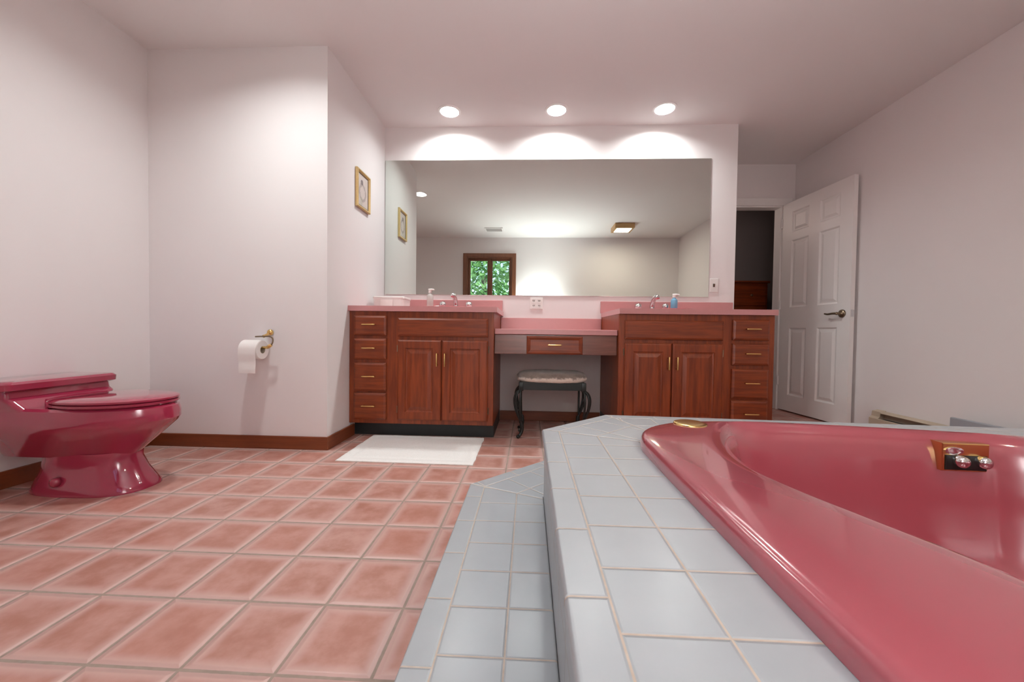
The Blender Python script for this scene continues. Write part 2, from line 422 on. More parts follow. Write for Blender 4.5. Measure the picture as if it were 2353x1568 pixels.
# recessed lamps
def can(cx, cy, label):
    t = thing('recessed_light', (cx, cy, CEIL), label, 'ceiling light', 'recessed ceiling lights')
    bm = bmesh.new(); R = .0755
    lathe_prof = [(R+.014, CEIL-.0005), (R+.012, CEIL-.005), (R-.004, CEIL-.006), (R-.006, CEIL-.001)]
    loops = [[(cx+r*math.cos(2*PI*k/40), cy+r*math.sin(2*PI*k/40), z) for k in range(40)] for r, z in lathe_prof]
    loft(bm, loops, False, False); link('trim_ring', bm, M['white'], t, 40)
    bm = bmesh.new(); loops = [[(cx+r*math.cos(2*PI*k/40), cy+r*math.sin(2*PI*k/40), z) for k in range(40)] for r, z in ((.0715,CEIL-.003),(.070,CEIL+.055))]
    loft(bm, loops, False, False); link('baffle', bm, M['white'], t, 40)
    bm = bmesh.new(); lathe(bm, [(.001,-.002),(.05,-.001),(.069,.004),(.069,.008)], (cx, cy, CEIL+.045), 'z', 40); link('lens', bm, M['bulb'], t, 40)
    l = bpy.data.lights.new('lamp', 'AREA'); l.shape = 'DISK'; l.size = .138; l.color = (.94,1.,.985)
    lo_ = bpy.data.objects.new('lamp', l); C.objects.link(lo_); lo_.location = (cx, cy, CEIL+.034)
    lo_.parent = t; lo_.matrix_parent_inverse = Matrix.Translation(-t.location)
    return l
CL = [can(*CANS[0], 'leftmost of the three recessed ceiling lights above the mirror'),
      can(*CANS[1], 'middle of the three recessed ceiling lights above the mirror'),
      can(*CANS[2], 'rightmost of the three recessed ceiling lights above the mirror'),
      can(*CANS[3], 'lone recessed ceiling light near the toilet, seen only in the mirror')]

# ceiling fixture and vent (seen in the mirror)
t = thing('ceiling_fixture', (1.45, .25, CEIL), 'square wood framed ceiling light glowing warm, reflected in the mirror', 'ceiling light')
bm = bx(1.30, 1.60, .09, .125, CEIL-.075, CEIL, .004); box(bm, 1.30, 1.60, .375, .41, CEIL-.075, CEIL, .004)
box(bm, 1.30, 1.335, .125, .375, CEIL-.075, CEIL, .004); box(bm, 1.565, 1.60, .125, .375, CEIL-.075, CEIL, .004)
link('frame', bm, M['litwood'], t)
link('diffuser', bx(1.334, 1.566, .124, .376, CEIL-.072, CEIL-.05, .006), M['diffuser'], t)
l = bpy.data.lights.new('fixture_lamp', 'AREA'); l.shape = 'SQUARE'; l.size = .22; l.color = (1.,.88,.72); FIX = l
o = bpy.data.objects.new('fixture_lamp', l); C.objects.link(o); o.location = (1.45, .25, CEIL-.076); o.parent = t; o.matrix_parent_inverse = Matrix.Translation(-t.location)
t = thing('ceiling_vent', (-.60, .03, CEIL), 'white louvred air vent in the ceiling, reflected in the mirror', 'vent')
bm = bx(-.75, -.73, -.08, .14, CEIL-.012, CEIL); box(bm, -.47, -.45, -.08, .14, CEIL-.012, CEIL); box(bm, -.73, -.47, -.08, -.06, CEIL-.012, CEIL); box(bm, -.73, -.47, .12, .14, CEIL-.012, CEIL)
link('frame', bm, M['white'], t)
link('duct', bx(-.73, -.47, -.06, .12, CEIL-.002, CEIL), M['dark_slot'], t)
bm = bmesh.new()
for k in range(8): box(bm, -.73, -.47, -.053+k*.0225, -.045+k*.0225, CEIL-.011, CEIL-.002)
link('louvre', bm, M['white'], t)

# ------------------------------------------------------------------ mirror, outlets, picture
t = thing('wall_mirror', (.114, YV, 1.04), 'large frameless mirror spanning the wall above both vanities', 'mirror')
link('glass', bx(-1.224, 1.457, YV-.006, YV-.001, 1.043, 2.165, .0015, 1), M['mirror'], t)
def plate(name, cx, cz, w, h, label, cat, kind):
    t = thing(name, (cx, YV, cz), label, cat)
    link('cover_plate', bx(cx-w/2, cx+w/2, YV-.006, YV, cz-h/2, cz+h/2, .003), M['plastic'], t)
    if kind == 'outlet':
        for sx in (-.023, .023):
            for sz in (-.02, .02):
                bm = bmesh.new(); box(bm, cx+sx-.013, cx+sx+.013, YV-.0075, YV-.006, cz+sz-.012, cz+sz+.012, .003, 1)
                f = link('socket', bm, M['plastic'], t)
                bm = bmesh.new()
                for dx in (-.005, .005): box(bm, cx+sx+dx-.002, cx+sx+dx+.002, YV-.0080, YV-.0075, cz+sz-.003, cz+sz+.007)
                box(bm, cx+sx-.002, cx+sx+.002, YV-.0080, YV-.0075, cz+sz-.009, cz+sz-.006); link('slots', bm, M['dark_slot'], f)
    else:
        link('bezel', bx(cx-.008, cx+.008, YV-.0072, YV-.006, cz-.013, cz+.013), M['dark_slot'], t)
        bm = bmesh.new(); loft(bm, [[(cx-.005, YV-.007, cz-.010), (cx+.005, YV-.007, cz-.010), (cx+.005, YV-.007, cz+.006), (cx-.005, YV-.007, cz+.006)], [(cx-.004, YV-.02, cz+.004), (cx+.004, YV-.02, cz+.004), (cx+.004, YV-.018, cz+.012), (cx-.004, YV-.018, cz+.012)]]); link('toggle', bm, M['bronze'], t)
plate('wall_outlet', .059, .979, .108, .098, 'white double wall outlet above the low makeup desk', 'outlet', 'outlet')
plate('light_switch', 1.498, 1.140, .068, .112, 'white light switch between the mirror edge and the wall end', 'switch', 'switch')

t = thing('framed_picture', (XA, 2.747, 1.745), 'small gold framed botanical picture on the alcove side wall', 'picture')
y0, y1, z0, z1 = 2.640, 2.858, 1.612, 1.882; X0 = XA
bm = bmesh.new()
def pf(u, v, d): return (X0+d, u, v)
loft(bm, [[pf(y0+k, z0+k, d), pf(y1-k, z0+k, d), pf(y1-k, z1-k, d), pf(y0+k, z1-k, d)] for k, d in ((0,.001),(0,.016),(.004,.021),(.012,.021),(.018,.012),(.020,.006))], True, False)
link('frame', bm, M['gold'], t)
bm = bmesh.new(); loft(bm, [[pf(y0+k, z0+k, d), pf(y1-k, z0+k, d), pf(y1-k, z1-k, d), pf(y0+k, z1-k, d)] for k, d in ((.018,.0065),(.018,.010),(.024,.010),(.025,.0065))], False, False); link('liner', bm, M['bronze'], t)
link('print', bx(X0+.004, X0+.0068, y0+.016, y1-.016, z0+.016, z1-.016), M['print'], t)

# ------------------------------------------------------------------ vanity cabinets
def bar_pull(parent, cx, cz, L, vertical, y):
    bm = bmesh.new(); dx, dz = (0, L/2) if vertical else (L/2, 0)
    e = .82
    tube(bm, [(cx-dx, y-.026, cz-dz), (cx-dx*e, y-.026, cz-dz*e), (cx+dx*e, y-.026, cz+dz*e), (cx+dx, y-.026, cz+dz)], [.0035,.0048,.0048,.0035], 10)
    for s in (-1, 1):
        tube(bm, [(cx+s*dx*.78, y, cz+s*dz*.78), (cx+s*dx*.78, y-.026, cz+s*dz*.78)], .0042, 8)
    return link('handle', bm, M['brass'], parent, True)

def raised(name, x0, x1, z0, z1, y, parent, mat, panel=True, dark=None):
    """front board standing y-.02 proud with a raised panel (door) or a moulded edge (drawer)"""
    bm = bmesh.new()
    fr = lambda u, v, d: (u, y-d, v)
    rings = [(0,0),(0,.012),(.004,.016),(.010,.019)]
    if panel: rings += [(.055,.019),(.058,.014),(.064,.011),(.070,.011),(.092,.018)]
    else: rings += [(.014,.021)]
    rect_rings(bm, x0, x1, z0, z1, rings, fr)
    return link(name, bm, mat, parent)

def cabinet(x0, x1, left_drawers, xd, xf, label):
    """xd: drawer bank (x0,x1); xf: door bank (x0, mid, x1)"""
    t = thing('vanity_cabinet', ((x0+x1)/2, 2.87, 0), label, 'cabinet', 'wooden vanity cabinets')
    F = 2.562
    bm = bx(x0, x0+.018, F+.02, YV-.004, .10, .868); box(bm, x1-.018, x1, F+.02, YV-.004, .10, .868); box(bm, x0+.018, x1-.018, F+.02, YV-.004, .10, .118); box(bm, x0+.018, x1-.018, YV-.012, YV-.004, .118, .868)
    link('carcass', bm, M['wood'], t)
    # face frame: stiles and rails
    bm = bx(x0, x1, F, F+.02, .10, .868, .002)
    link('face_frame', bm, M['woodh'] if False else M['wood'], t)
    link('toe_kick', bx(x0+.001, x1-.001, 2.645, YV-.01, 0, .10), M['black'], t)
    for z0, z1 in ((.703,.838),(.540,.682),(.322,.516),(.128,.309)):
        d = raised('drawer', xd[0], xd[1], z0, z1, F, t, M['woodh'], False)
        bar_pull(d, (xd[0]+xd[1])/2, (z0+z1)/2+.006, .092, False, F-.021)
    raised('false_front', xf[0], xf[2], .700, .826, F, t, M['woodh'], False)
    for i in range(2):
        a, b = (xf[0], xf[1]-.003) if i == 0 else (xf[1]+.003, xf[2])
        d = raised('door', a, b, .130, .676, F, t, M['wood'])
        bar_pull(d, xf[1]-.027 if i == 0 else xf[1]+.027, .545, .090, True, F-.019)
        for hz in (.20, .615):
            hx = a-.004 if i == 0 else b+.004
            bm = bmesh.new(); lathe(bm, [(.0045,0),(.0045,.045)], (hx, F-.004, hz-.022), 'z', 8); link('hinge', bm, M['bronze'], d)
    return t
cabinet(XA+.001, -.236, True, (-1.191,-.967), (-.888,-.587,-.273), 'cherry wood vanity cabinet in the left corner, behind the white bath mat')
cabinet(.597, 1.600, False, (1.328,1.560), (.634,.941,1.268), 'cherry wood vanity cabinet beside the doorway, partly hidden behind the tub')

desk = thing('makeup_desk', (.18, 2.9, .588), 'low wooden makeup desk apron spanning the gap between the two vanity cabinets', 'desk')
link('apron', bx(-.234, .595, 2.602, 2.622, .588, .722, .003), M['oakdesk'], desk)
link('rear_rail', bx(-.234, .595, YV-.03, YV-.012, .66, .722), M['oakdesk'], desk)
link('drawer_box', bx(.01, .34, 2.622, 3.05, .60, .71), M['oakdesk'], desk)
bm = bmesh.new(); rect_rings(bm, -.014, .363, .592, .713, [(0,0),(0,.014),(.004,.018),(.010,.020),(.014,.018),(.024,.013),(.026,.012)], lambda u, v, d: (u, 2.602-d, v))
dr = link('drawer', bm, M['woodh'], desk)
link('front_panel', bx(.012, .337, 2.5905, 2.5925, .618, .687), M['oakdesk'], dr)
bar_pull(dr, .174, .653, .095, False, 2.5905)

# ------------------------------------------------------------------ counters, sinks
def counter(x0, x1, label, sx, splash):
    t = thing('countertop', ((x0+x1)/2, 2.86, .868), label, 'countertop', 'pink countertops')
    out = [Vector((x0,2.538,0)), Vector((x1,2.538,0)), Vector((x1,YV-.002,0)), Vector((x0,YV-.002,0))]
    bm = bmesh.new()
    if sx is None:
        box(bm, x0, x1, 2.590, YV-.002, .7225, .760, .004)
    else:
        hole = [Vector((sx+.215*math.cos(-2*PI*k/48), 2.835+.165*math.sin(-2*PI*k/48), 0)) for k in range(48)]
        flat = out+hole
        for z, flip in ((.868, True), (.904, False)):
            vs = [bm.verts.new((v.x, v.y, z)) for v in flat]
            for tri in geometry.tessellate_polygon([out, hole]): bm.faces.new([vs[i] for i in (tri[::-1] if flip else tri)])
        bm.verts.ensure_lookup_table(); n = len(flat); A = bm.verts[:n]; B = bm.verts[n:]
        for s, m in ((0, 4), (4, 48)):
            for i in range(m):
                a, b = s+i, s+(i+1) % m; bm.faces.new((A[a], A[b], B[b], B[a]))
    link('slab', bm, M['counter'], t)
    zb = .904 if sx is not None else .760
    link('backsplash', bx(splash[0], splash[1], YV-.020, YV-.002, zb, zb+.097, .003), M['counter'], t)
    return t
counter(XA+.001, -.214, 'pink countertop on the left vanity cabinet', -.60, (XA+.001, -.222))
counter(.594, 1.607, 'pink countertop on the right vanity cabinet by the doorway', 1.0, (.586, 1.648))
counter(-.234, .595, 'low pink countertop over the makeup desk between the vanities', None, (-.234, .594))

def sink(sx, label):
    t = thing('sink', (sx, 2.835, .904), label, 'sink', 'rose oval sinks')
    bm = bmesh.new(); loops = []
    for a, b, z in ((.240,.190,.9045),(.240,.190,.909),(.232,.182,.915),(.218,.168,.915),(.208,.158,.905),(.195,.146,.86),(.16,.118,.79),(.10,.07,.765),(.02,.02,.762)):
        loops.append([(sx+a*math.cos(2*PI*k/56), 2.835+b*math.sin(2*PI*k/56), z) for k in range(56)])
    loft(bm, loops, False, True); link('basin', bm, M['sink'], t, 50)
    bm = bmesh.new(); lathe(bm, [(.001,.766),(.020,.766),(.022,.763)], (sx, 2.835, 0), 'z', 20); link('drain', bm, M['chrome'], t, 40)
sink(-.60, 'rose oval sink in the left vanity countertop')
sink(1.0, 'rose oval sink in the right vanity countertop')

def faucet(sx, label):
    t = thing('faucet', (sx, 3.08, .904), label, 'faucet', 'chrome widespread faucets')
    bm = bmesh.new(); lathe(bm, [(.030,.904),(.030,.909),(.024,.914),(.020,.93),(.019,.945)], (sx, 3.085, 0), 'z', 24)
    tube(bm, [(sx,3.085,.940),(sx,3.078,.972),(sx,3.045,1.005),(sx,2.995,1.024),(sx,2.965,1.022),(sx,2.955,1.008)], [.019,.018,.017,.0165,.0165,.016], 16, 5)
    link('spout', bm, M['chrome'], t, 50)
    for s in (-1, 1):
        x = sx+s*.107
        bm = bmesh.new(); lathe(bm, [(.027,.904),(.027,.908),(.020,.914),(.014,.922),(.012,.934)], (x, 3.085, 0), 'z', 24)
        h = link('handle_base', bm, M['chrome'], t, 50)
        bm = bmesh.new(); lathe(bm, [(.001,.932),(.012,.933),(.024,.942),(.0275,.955),(.024,.968),(.014,.977),(.001,.980)], (x, 3.085, 0), 'z', 24)
        link('knob', bm, M['chrome'], h, 50)
faucet(-.597, 'chrome two handled faucet at the left sink')
faucet(.973, 'chrome two handled faucet at the right sink')

# things on the counters
def dispenser(x, y, h, body, label):
    t = thing('soap_dispenser', (x, y, .904), label, 'soap dispenser')
    bm = bmesh.new(); lathe(bm, [(.021,.9045),(.025,.908),(.025,.904+h*.62),(.020,.904+h*.70),(.011,.904+h*.74),(.011,.904+h*.78)], (x, y, 0), 'z', 24); link('bottle', bm, M[body], t, 50)
    bm = bmesh.new(); zc = .904+h*.78
    lathe(bm, [(.013,zc),(.013,zc+.018),(.005,zc+.020),(.005,zc+h*.14)], (x, y, 0), 'z', 16)
    tube(bm, [(x-.012, y+.003, zc+h*.15),(x+.012, y-.004, zc+h*.155),(x+.036, y-.012, zc+h*.14)], [.008,.008,.005], 10, 4)
    link('pump', bm, M['plastic'], t, 50)
dispenser(-.768, 2.93, .165, 'soap_clear', 'clear soap dispenser with white pump by the left sink')
dispenser(1.122, 3.02, .150, 'blue_soap', 'small blue soap dispenser by the right sink')
t = thing('storage_box', (-1.065, 2.93, .904), 'low white plastic box on the left end of the left countertop', 'box')
bm = bmesh.new()
def rr(x0, x1, y0, y1, r, z, k=6):
    out = []
    for cx, cy, a0_ in ((x1-r,y1-r,0),(x0+r,y1-r,PI/2),(x0+r,y0+r,PI),(x1-r,y0+r,1.5*PI)):
        for i in range(k+1):
            a = a0_+i*PI/2/k; out.append((cx+r*math.cos(a), cy+r*math.sin(a), z))
    return out
loft(bm, [rr(-1.182,-.952,2.85,3.02,.02,.9045), rr(-1.186,-.948,2.845,3.025,.022,.980)])
link('body', bm, M['soap_clear'] if False else M['plastic'], t)
bm = bmesh.new(); loft(bm, [rr(-1.190,-.944,2.841,3.029,.024,.980), rr(-1.190,-.944,2.841,3.029,.024,.992), rr(-1.182,-.952,2.849,3.021,.02,.997)]); link('lid', bm, M['plastic'], t)
link('front_label', bx(-1.125, -1.03, 2.8405, 2.846, .915, .972), M['paper'], t)['label'] = 'cream band on the box front'

# bath mat
bm = bmesh.new(); nx, ny = 60, 42; x0, x1, y0, y1 = -1.075, -.297, 2.072, 2.612
def mz(i, j):
    e = min(i, nx-i)/nx*.78; g = min(j, ny-j)/ny*.54; q = min(e, g)
    return .009-(.0035 if .050 < q < .075 else 0)-(.004 if q < .006 else 0)+.0015*noise.noise(Vector((i*.6, j*.6, 0)))
top = [[bm.verts.new((x0+(x1-x0)*i/nx+.004*noise.noise(Vector((j*.2, i*.05, 3))), y0+(y1-y0)*j/ny+(i/nx-.5)*-.012+.004*noise.noise(Vector((i*.2, j*.05, 8))), mz(i,j))) for j in range(ny+1)] for i in range(nx+1)]
for i in range(nx):
    for j in range(ny): bm.faces.new((top[i][j], top[i+1][j], top[i+1][j+1], top[i][j+1]))
per_ = [top[i][0] for i in range(nx)]+[top[nx][j] for j in range(ny)]+[top[i][ny] for i in range(nx,0,-1)]+[top[0][j] for j in range(ny,0,-1)]
low = [bm.verts.new((v.co.x, v.co.y, .0005)) for v in per_]
for i in range(len(per_)):
    j = (i+1) % len(per_); bm.faces.new((per_[i], low[i], low[j], per_[j]))
bm.faces.new(low)
o = link('bath_mat', bm, M['mat'], None, 60); tag(o, 'white towelling bath mat on the floor before the left vanity', 'bath mat')

# ------------------------------------------------------------------ stool
SXc, SYc = .167, 2.765
st_ = thing('vanity_stool', (SXc, SYc, 0), 'black iron stool with a plush cream seat under the makeup desk', 'stool')
bm = bmesh.new(); loops = []
for s, z in ((.90,.392),(.985,.397),(1.01,.412),(1.0,.432),(.95,.447),(.84,.457),(.6,.462),(.3,.464)):
    L = []
    for k in range(96):
        a = 2*PI*k/96; c_, s_ = math.cos(a), math.sin(a)
        px_ = SXc+s*.246*math.copysign(abs(c_)**.72, c_); py_ = SYc+s*.150*math.copysign(abs(s_)**.72, s_)
        nn = noise.noise(Vector((px_*28, py_*28, z*40)))*.006; drop = -.006*abs(noise.noise(Vector((px_*16, py_*16, 1)))) if z < .41 else 0
        L.append((px_+nn*c_, py_+nn*s_, z+nn*.5+drop))
    loops.append(L)
loft(bm, loops); link('cushion', bm, M['plush'], st_, True)
bm = bmesh.new()
fr = [(-.222,-.122),(.222,-.122),(.222,.122),(-.222,.122)]
for i in range(4):
    (xa, ya), (xb, yb) = fr[i], fr[(i+1) % 4]
    box(bm, SXc+min(xa,xb)-.004, SXc+max(xa,xb)+.004, SYc+min(ya,yb)-.004, SYc+max(ya,yb)+.004, .338, .392, .002)
link('apron', bm, M['iron'], st_)
link('seat_board', bx(SXc-.215, SXc+.215, SYc-.115, SYc+.115, .372, .393), M['iron'], st_)
for sx_ in (-1, 1):
    for sy_ in (-1, 1):
        cx, cy = SXc+sx_*.216, SYc+sy_*.116; bm = bmesh.new()
        box(bm, cx-.016, cx+.016, cy-.016, cy+.016, .330, .392, .003)
        for dx, dy in ((1,.1),(.72,.72),(.1,1)):
            def P(o_, z): return (cx+sx_*dx*o_, cy+sy_*dy*o_, z)
            tube(bm, [P(0,.338), P(.030,.318), P(.046,.275), P(.040,.215), P(.016,.150), P(-.008,.100), P(-.012,.075)], .0076, 8, 5)
        def Q(o_, z): return (cx+sx_*.72*o_, cy+sy_*.72*o_, z)
        tube(bm, [Q(-.010,.115), Q(-.014,.075), Q(-.010,.045), Q(.008,.018), Q(.022,.012)], [.010,.013,.012,.011,.010], 10, 4)
        bmesh.ops.create_icosphere(bm, subdivisions=2, radius=.0125, matrix=Matrix.Translation(Q(.024,.0126)))
        tube(bm, [Q(.010,.066), Q(.016,.058), Q(.012,.048), Q(.003,.046)], .006, 8, 4)
        for oo in (.012,): bmesh.ops.create_icosphere(bm, subdivisions=2, radius=.009, matrix=Matrix.Translation(P(.036,.300)))
        link('leg', bm, M['iron'], st_, 60)

# ------------------------------------------------------------------ toilet (axis along +x, tank against the left wall)
YC = 1.672
to = thing('toilet', (-1.95, YC, 0), 'glossy burgundy low profile toilet against the left wall', 'toilet')
def egg(xb, xf, w, z, nb=3.0, nf=2.1, k=64, mid=.46, yo=0):
    """plan outline: squarish towards the wall (xb), rounded to the front (xf)"""
    xm = xf-(xf-xb)*mid; out = []
    for i in range(k):
        a = 2*PI*i/k; c_, s_ = math.cos(a), math.sin(a)
        e = nf if c_ >= 0 else nb; L = (xf-xm) if c_ >= 0 else (xm-xb)
        out.append((xm+L*math.copysign(abs(c_)**(2/e), c_), YC+yo+w*math.copysign(abs(s_)**(2/e), s_), z))
    return out
bm = bmesh.new()
loft(bm, [egg(*q, nb=7.) for q in ((-2.30,-1.83,.080,.150), (-2.352,-1.805,.100,.158), (-2.357,-1.765,.122,.195), (-2.357,-1.72,.147,.235), (-2.357,-1.675,.172,.277), (-2.357,-1.644,.188,.306), (-2.357,-1.634,.190,.322), (-2.357,-1.633,.189,.348), (-2.357,-1.640,.184,.378), (-2.350,-1.656,.172,.388))])
body = link('bowl', bm, M['ruby_dimmed'], to, 24)
bm = bmesh.new()
loft(bm, [egg(-2.235,-1.735,.138,.0005,3,2.6), egg(-2.235,-1.737,.138,.012,3,2.6), egg(-2.225,-1.752,.128,.035,3,2.5), egg(-2.205,-1.785,.112,.085,3,2.4), egg(-2.195,-1.806,.104,.135,3,2.3), egg(-2.19,-1.806,.106,.175,3,2.3)])
link('foot', bm, M['ruby_dimmed'], to, 40)
bm = bmesh.new()   # flush-way bulge on the side of the foot
lathe(bm, [(.001,-.142),(.012,-.141),(.019,-.136),(.022,-.120)], (-2.035, YC, .060), 'y', 20); link('bolt_cap', bm, M['ruby_dimmed'], to, True)
bm = bmesh.new(); loft(bm, [egg(-2.115,-1.650,.176,.3905,2.3,2.1,mid=.55), egg(-2.118,-1.645,.180,.395,2.3,2.1,mid=.55), egg(-2.118,-1.645,.180,.402,2.3,2.1,mid=.55), egg(-2.112,-1.652,.174,.405,2.3,2.1,mid=.55)])
link('seat', bm, M['ruby_dimmed'], to, 40)
bm = bmesh.new(); loft(bm, [egg(-2.115,-1.650,.176,.4065,2.3,2.1,mid=.55), egg(-2.118,-1.646,.180,.410,2.3,2.1,mid=.55), egg(-2.118,-1.646,.180,.417,2.3,2.1,mid=.55), egg(-2.10,-1.664,.168,.424,2.3,2.1,mid=.55), egg(-2.0,-1.74,.10,.429,2.3,2.1,mid=.55)])
link('lid', bm, M['ruby_dimmed'], to, 40)
for s in (-1, 1): link('seat_hinge', bx(-2.132, -2.098, YC+s*.075-.018, YC+s*.075+.018, .388, .414, .006), M['ruby_dimmed'], to)
bm = bmesh.new()
def tankr(x1, w, z, r=.03): return rr(-2.357, x1, YC-w, YC+w, r, z)
loft(bm, [tankr(-2.06,.178,.360), tankr(-2.105,.192,.388), tankr(-2.128,.205,.418), tankr(-2.150,.2075,.432), tankr(-2.158,.2085,.462)])
link('tank', bm, M['ruby_dimmed'], to, 40)
bm = bmesh.new(); loft(bm, [tankr(-2.142,.212,.460), tankr(-2.132,.2225,.466), tankr(-2.130,.2235,.490), tankr(-2.138,.216,.500), tankr(-2.16,.19,.503)])
link('tank_lid', bm, M['ruby_dimmed'], to, 40)

# toilet paper holder and roll on the wall beyond
HX = -1.578
hol = thing('toilet_paper_holder', (HX, YE, .69), 'bronze curved toilet paper holder on the white wall', 'paper holder')
bm = bmesh.new(); loopsY = []
lathe(bm, [(.001,-.026),(.012,-.024),(.018,-.016),(.0185,-.008),(.014,0)], (HX, YE, .716), 'y', 24); link('wall_rosette', bm, M['brass'], hol, True)
bm = bmesh.new(); tube(bm, [(HX-.002,YE-.012,.712),(HX-.004,YE-.045,.698),(HX-.006,YE-.062,.692)], [.009,.008,.009], 10, 4); link('post', bm, M['brass'], hol, True)
bm = bmesh.new(); tube(bm, [(HX-.055,YE-.064,.690),(HX-.006,YE-.064,.692),(HX+.035,YE-.064,.692),(HX+.052,YE-.064,.678),(HX+.052,YE-.066,.655),(HX+.042,YE-.068,.637)], .0042, 8, 6); link('arm', bm, M['bronze'], hol, True)
bm = bmesh.new(); tube(bm, [(HX+.046,YE-.068,.642),(HX+.030,YE-.068,.632),(HX+.012,YE-.068,.626),(HX-.10,YE-.068,.625)], [.009,.011,.008,.006], 10, 4); link('spindle', bm, M['brass'], hol, True)
rol = thing('toilet_paper_roll', (-1.64, YE-.068, .622), 'white toilet paper roll with a long loose sheet on the holder', 'toilet paper')
ry, rz, rx0, rx1, rad = YE-.068, .6118, -1.693, -1.585, .0575
bm = bmesh.new()
loft(bm, [[(x, ry+r*math.cos(2*PI*k/40), rz+r*math.sin(2*PI*k/40)) for k in range(40)] for x, r in ((rx0,.022),(rx0,.054),(rx0+.004,rad),(rx1-.004,rad),(rx1,.054),(rx1,.022),(rx0,.022))], False, False)
link('roll', bm, M['paper'], rol, 45)
bm = bmesh.new()
loft(bm, [[(x, ry+r*math.cos(2*PI*k/24), rz+r*math.sin(2*PI*k/24)) for k in range(24)] for x, r in ((rx0-.001,.0215),(rx1+.001,.0215),(rx1+.001,.0195),(rx0-.001,.0195))], False, False)
link('core', bm, M['beige'], rol, 45)
bm = bmesh.new(); L0 = [(PI/2+ (PI/2)*k/8) for k in range(9)]
pts = [(ry+(rad+.0015)*math.cos(a), rz+(rad+.0015)*math.sin(a)) for a in L0]+[(ry-rad-.0015-.002*math.sin(k), rz-.015*k) for k in range(1, 10)]
rows = []
for i, (yy, zz) in enumerate(pts):
    wob = .004*math.sin(i*.5); rows.append([(rx0+.001+.006*max(0,i-9)/9, yy, zz), (-1.64, yy-.0015*max(0,i-9)/3, zz), (rx1-.001-.002*max(0,i-9)/9, yy+wob*.4, zz)])
front = rows; back = [[(a, b+.0008, c) for a, b, c in r] for r in rows]
loops = [f+b[::-1] for f, b in zip(front, back)]
loft(bm, loops); link('loose_sheet', bm, M['paper'], rol, 60)

# ------------------------------------------------------------------ tub platform
ZD, ZS = .431, .217
OUT = [(.296,-.02),(.296,.3),(.296,.6),(.297,.9),(.303,1.03),(.342,1.118),(.43,1.190),(.54,1.222),(.70,1.232),(.95,1.205),(1.2,1.163),(1.40,1.120),(1.50,1.03),(1.525,.9),(1.53,.5),(1.53,0),(1.52,-.22),(1.46,-.36),(1.3,-.41),(.9,-.42),(.52,-.41),(.36,-.36),(.30,-.24)]
INN = [(.72,1.197),(.61,1.165),(.53,1.06),(.475,.92),(.462,.80),(.488,.68),(.525,.58),(.565,.47),(.580,.36),(.565,.25),(.5,.10),(.47,-.05),(.52,-.22),(.65,-.33),(.9,-.36),(1.16,-.33),(1.3,-.22),(1.35,-.05),(1.32,.1),(1.27,.25),(1.255,.36),(1.28,.48),(1.34,.62),(1.375,.78),(1.375,.93),(1.345,1.05),(1.27,1.112),(1.12,1.143),(.92,1.174)]
TC = Vector((.90, .42))
def polar(pts, k=8):
    P = [Vector(p[:2]) for p in catmull([(x, y, 0) for x, y in pts], True, k)]
    def f(a):
        d = Vector((math.cos(a), math.sin(a))); best = 0
        for i in range(len(P)):
            p, q = P[i]-TC, P[(i+1) % len(P)]-TC; e = q-p
            den = d.x*e.y-d.y*e.x
            if abs(den) < 1e-9: continue
            tt = (p.x*e.y-p.y*e.x)/den; ss = (p.x*d.y-p.y*d.x)/den
            if tt > 0 and -1e-6 <= ss <= 1+1e-6: best = max(best, tt)
        return best
    return f
fo, fi = polar(OUT), polar(INN)
NT_ = 240; ANG = [2*PI*k/NT_ for k in range(NT_)]
RO = [fo(a) for a in ANG]; RI = [fi(a) for a in ANG]
def at(a, r, z): return (TC.x+r*math.cos(a), TC.y+r*math.sin(a), z)

plat = thing('tub_platform', (1.2, .5, 0), 'raised grey tiled platform with a step, holding the pink tub', 'platform')
YW = YB+.001; XW = XR-.001
deck_out = [(EX,YW),(EX,EX+CH),(.2895,1.4435),(XW,1.4435-.05*(XW-.29)),(XW,YW)]
hole = [at(a, r-.03, 0)[:2] for a, r in zip(ANG[::-3], RO[::-3])]
def slab_poly(outer, hole, z0, z1, mat, name, bev):
    bm = bmesh.new(); polys = [[Vector((x, y, 0)) for x, y in outer]]
    if hole: polys.append([Vector((x, y, 0)) for x, y in hole])
    flat = [v for pl in polys for v in pl]
    A = [bm.verts.new((v.x, v.y, z0)) for v in flat]; B = [bm.verts.new((v.x, v.y, z1)) for v in flat]
    for tri in geometry.tessellate_polygon(polys):
        bm.faces.new([A[i] for i in tri[::-1]]); bm.faces.new([B[i] for i in tri])
    k = 0
    for pl in polys:
        for i in range(len(pl)):
            a, b = k+i, k+(i+1) % len(pl); bm.faces.new((A[a], A[b], B[b], B[a]))
        k += len(pl)
    n = len(outer)
    es = [e for e in bm.edges if e.verts[0] in B[:n] and e.verts[1] in B[:n] and any(abs(f.normal.z) < .5 or True for f in e.link_faces) and len(e.link_faces) == 2 and any(A[i] in f.verts for f in e.link_faces for i in range(n))]
    if bev: bmesh.ops.bevel(bm, geom=es, offset=bev, segments=4, profile=.5, affect='EDGES')
    return link(name, bm, mat, plat, 35)
slab_poly(deck_out, hole, ZD-.014, ZD, M['deck'], 'deck_top', .007)
IN = .008
rise_out = [(EX+IN,YW),(EX+IN,EX+CH-.003),(.2895+.003,1.4435-IN),(XW,1.4435-.05*(XW-.29)-IN),(XW,YW)]
slab_poly(rise_out, hole, .0, ZD-.014, M['riser'], 'deck_riser', 0)
step_out = [(SX,YW),(SX,SX+SCH),(.207,1.684),(XW,1.684),(XW,1.684-.3),(.292,1.4355),(EX+IN,EX+CH-.003),(EX+IN,YW)]
def strip_poly(outer, z0, z1, mat, name, bev):
    return slab_poly(outer, None, z0, z1, mat, name, bev)
